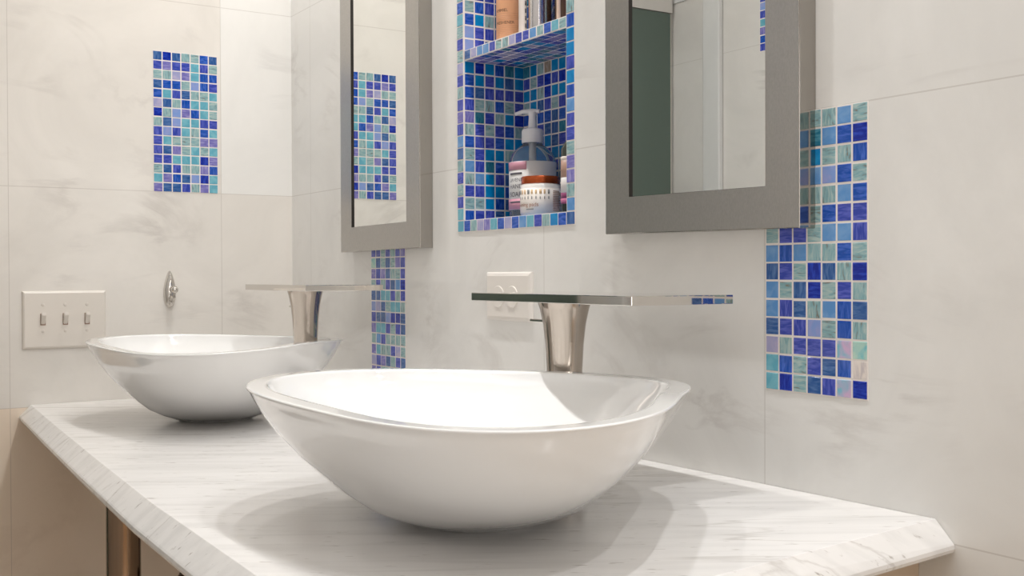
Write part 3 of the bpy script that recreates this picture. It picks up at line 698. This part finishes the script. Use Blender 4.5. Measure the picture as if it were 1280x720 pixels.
for k in range(7):
    patch('lettering', wt, 0.0067, V2 + 0.55, V2 + 1.05, SHELF + 0.012 + k * 0.012, SHELF + 0.019 + k * 0.012, M_ink, wc, n=3, t=0.0002)
for nm, (cx_, cy_), rad, hh, mt, lab in (
    ('metal_canister', (1.0470, 0.060), 0.0230, 0.17, plain('silver_can', rgb(196, 190, 184), 0.16, metal=1), 'tall silver metal canister in the middle of the upper niche shelf'),
    ('metal_canister', (1.0840, 0.026), 0.0110, 0.15, plain('pale_silver_can', rgb(214, 212, 214), 0.2, metal=1), 'slender pale silver canister in front of the tall silver one'),
    ('amber_bottle', (1.0960, 0.068), 0.0150, 0.13, plain('dark_amber_glass', rgb(92, 66, 52), 0.1), 'slim brown bottle on the upper niche shelf, right of the silver canisters'),
    ('cream_tube', (1.1350, 0.030), 0.0032, 0.14, CL('cream_tube_plastic', (224, 196, 176)), 'narrow cream-coloured tube near the right end of the upper niche shelf')):
    e = empty(nm, (cx_, cy_, SHELF)); tag(e, lab, 'canister' if nm == 'metal_canister' else ('bottle' if nm == 'amber_bottle' else 'tube'))
    lathe('body', [(0, 0), (rad * 0.94, 0), (rad, 0.0015), (rad, hh), (rad * 0.85, hh + 0.005), (0, hh + 0.005)], (cx_, cy_, SHELF), mt, e, n=32)
    lathe('cap', [(0, hh + 0.005), (rad * 0.7, hh + 0.005), (rad * 0.7, hh + 0.024), (rad * 0.6, hh + 0.027), (0, hh + 0.027)], (cx_, cy_, SHELF), M_pump, e, n=32)

# ------------------------------------------------------------------ lamps
WHICH = ['the one nearest the side wall', 'second from the side wall', 'third from the side wall', 'second from the right-hand end', 'the one nearest the right-hand end wall']
def downlight(x, y):
    e = empty('recessed_downlight', (x, y, CEIL)); tag(e, 'round recessed downlight in the ceiling row above the counter, ' + WHICH[SPOTS.index(x)], 'ceiling light', 'downlights in the ceiling row')
    lathe('trim_ring', [(0.030, -0.0005), (0.045, -0.0005), (0.045, -0.003), (0.040, -0.005), (0.031, -0.004), (0.030, -0.0005)], (x, y, CEIL), M_steel_side, e, n=32)
    lathe('lens', [(0.0, -0.001), (0.0295, -0.001), (0.0295, -0.0025), (0.0, -0.0025)], (x, y, CEIL), M_lens, e, n=32)
    ld = bpy.data.lights.new('downlight_lamp', 'AREA'); ld.shape = 'DISK'; ld.size = 0.032; ld.energy = SPOT_W; ld.color = (1, 0.985, 0.965) if x < 1.2 else (0.975, 0.985, 1); ld.spread = math.radians(150)
    l = bpy.data.objects.new('downlight_lamp', ld); COL.objects.link(l); l.location = (x, y, CEIL - 0.008)
for x in SPOTS: downlight(x, SPOT_Y)
pe = empty('ceiling_fill_panel', (PANEL[0], PANEL[1], CEIL)); tag(pe, 'broad flat ceiling panel added as fill light above the middle of the room', 'ceiling light')  # panel added only to light the room
box('housing', PANEL[0] - 0.62, PANEL[0] + 0.62, PANEL[1] - 0.27, PANEL[1] + 0.27, CEIL - 0.03, CEIL - 0.0005, M_steel_side, pe, 0.004)
box('diffuser', PANEL[0] - 0.60, PANEL[0] + 0.60, PANEL[1] - 0.25, PANEL[1] + 0.25, CEIL - 0.034, CEIL - 0.0302, M_panel, pe)
ld = bpy.data.lights.new('panel_fill_lamp', 'AREA'); ld.shape = 'RECTANGLE'; ld.size = 1.2; ld.size_y = 0.5; ld.energy = PANEL_FILL_W; ld.color = (0.93, 0.965, 1)
l = bpy.data.objects.new('panel_fill_lamp', ld); COL.objects.link(l); l.location = (PANEL[0], PANEL[1], CEIL - 0.04)

# unseen window added in the far end wall to give fill light
wn = empty('fill_window_1', (X1, -0.62, 1.2)); wn['kind'] = 'structure'
M_wf = plain('fill_window_paint', rgb(232, 228, 220), 0.4)
bm = bmesh.new()
for a in ((-1.10, -1.05, 0.45, 2.05), (-0.17, -0.12, 0.45, 2.05), (-1.05, -0.17, 0.45, 0.50), (-1.05, -0.17, 2.00, 2.05), (-1.05, -0.17, 1.23, 1.27)):
    add_box(bm, X1 - 0.03, X1 - 0.0005, *a, 0.003)
from_bm('fill_window_frame', bm, M_wf, wn)
box('fill_window_pane', X1 - 0.012, X1 - 0.006, -1.05, -0.17, 0.50, 2.00, emit('fill_window_glow', (1, 0.97, 0.93, 1), 0.4), wn)  # glowing pane of the added window
ld = bpy.data.lights.new('window_fill_lamp', 'AREA'); ld.shape = 'RECTANGLE'; ld.size = 1.45; ld.size_y = 0.86; ld.energy = WINDOW_FILL_W; ld.color = (1, 0.985, 0.97)
l = bpy.data.objects.new('window_fill_lamp', ld); COL.objects.link(l); l.location = (X1 - 0.05, -0.61, 1.25); l.rotation_euler = (0, math.radians(90), 0)
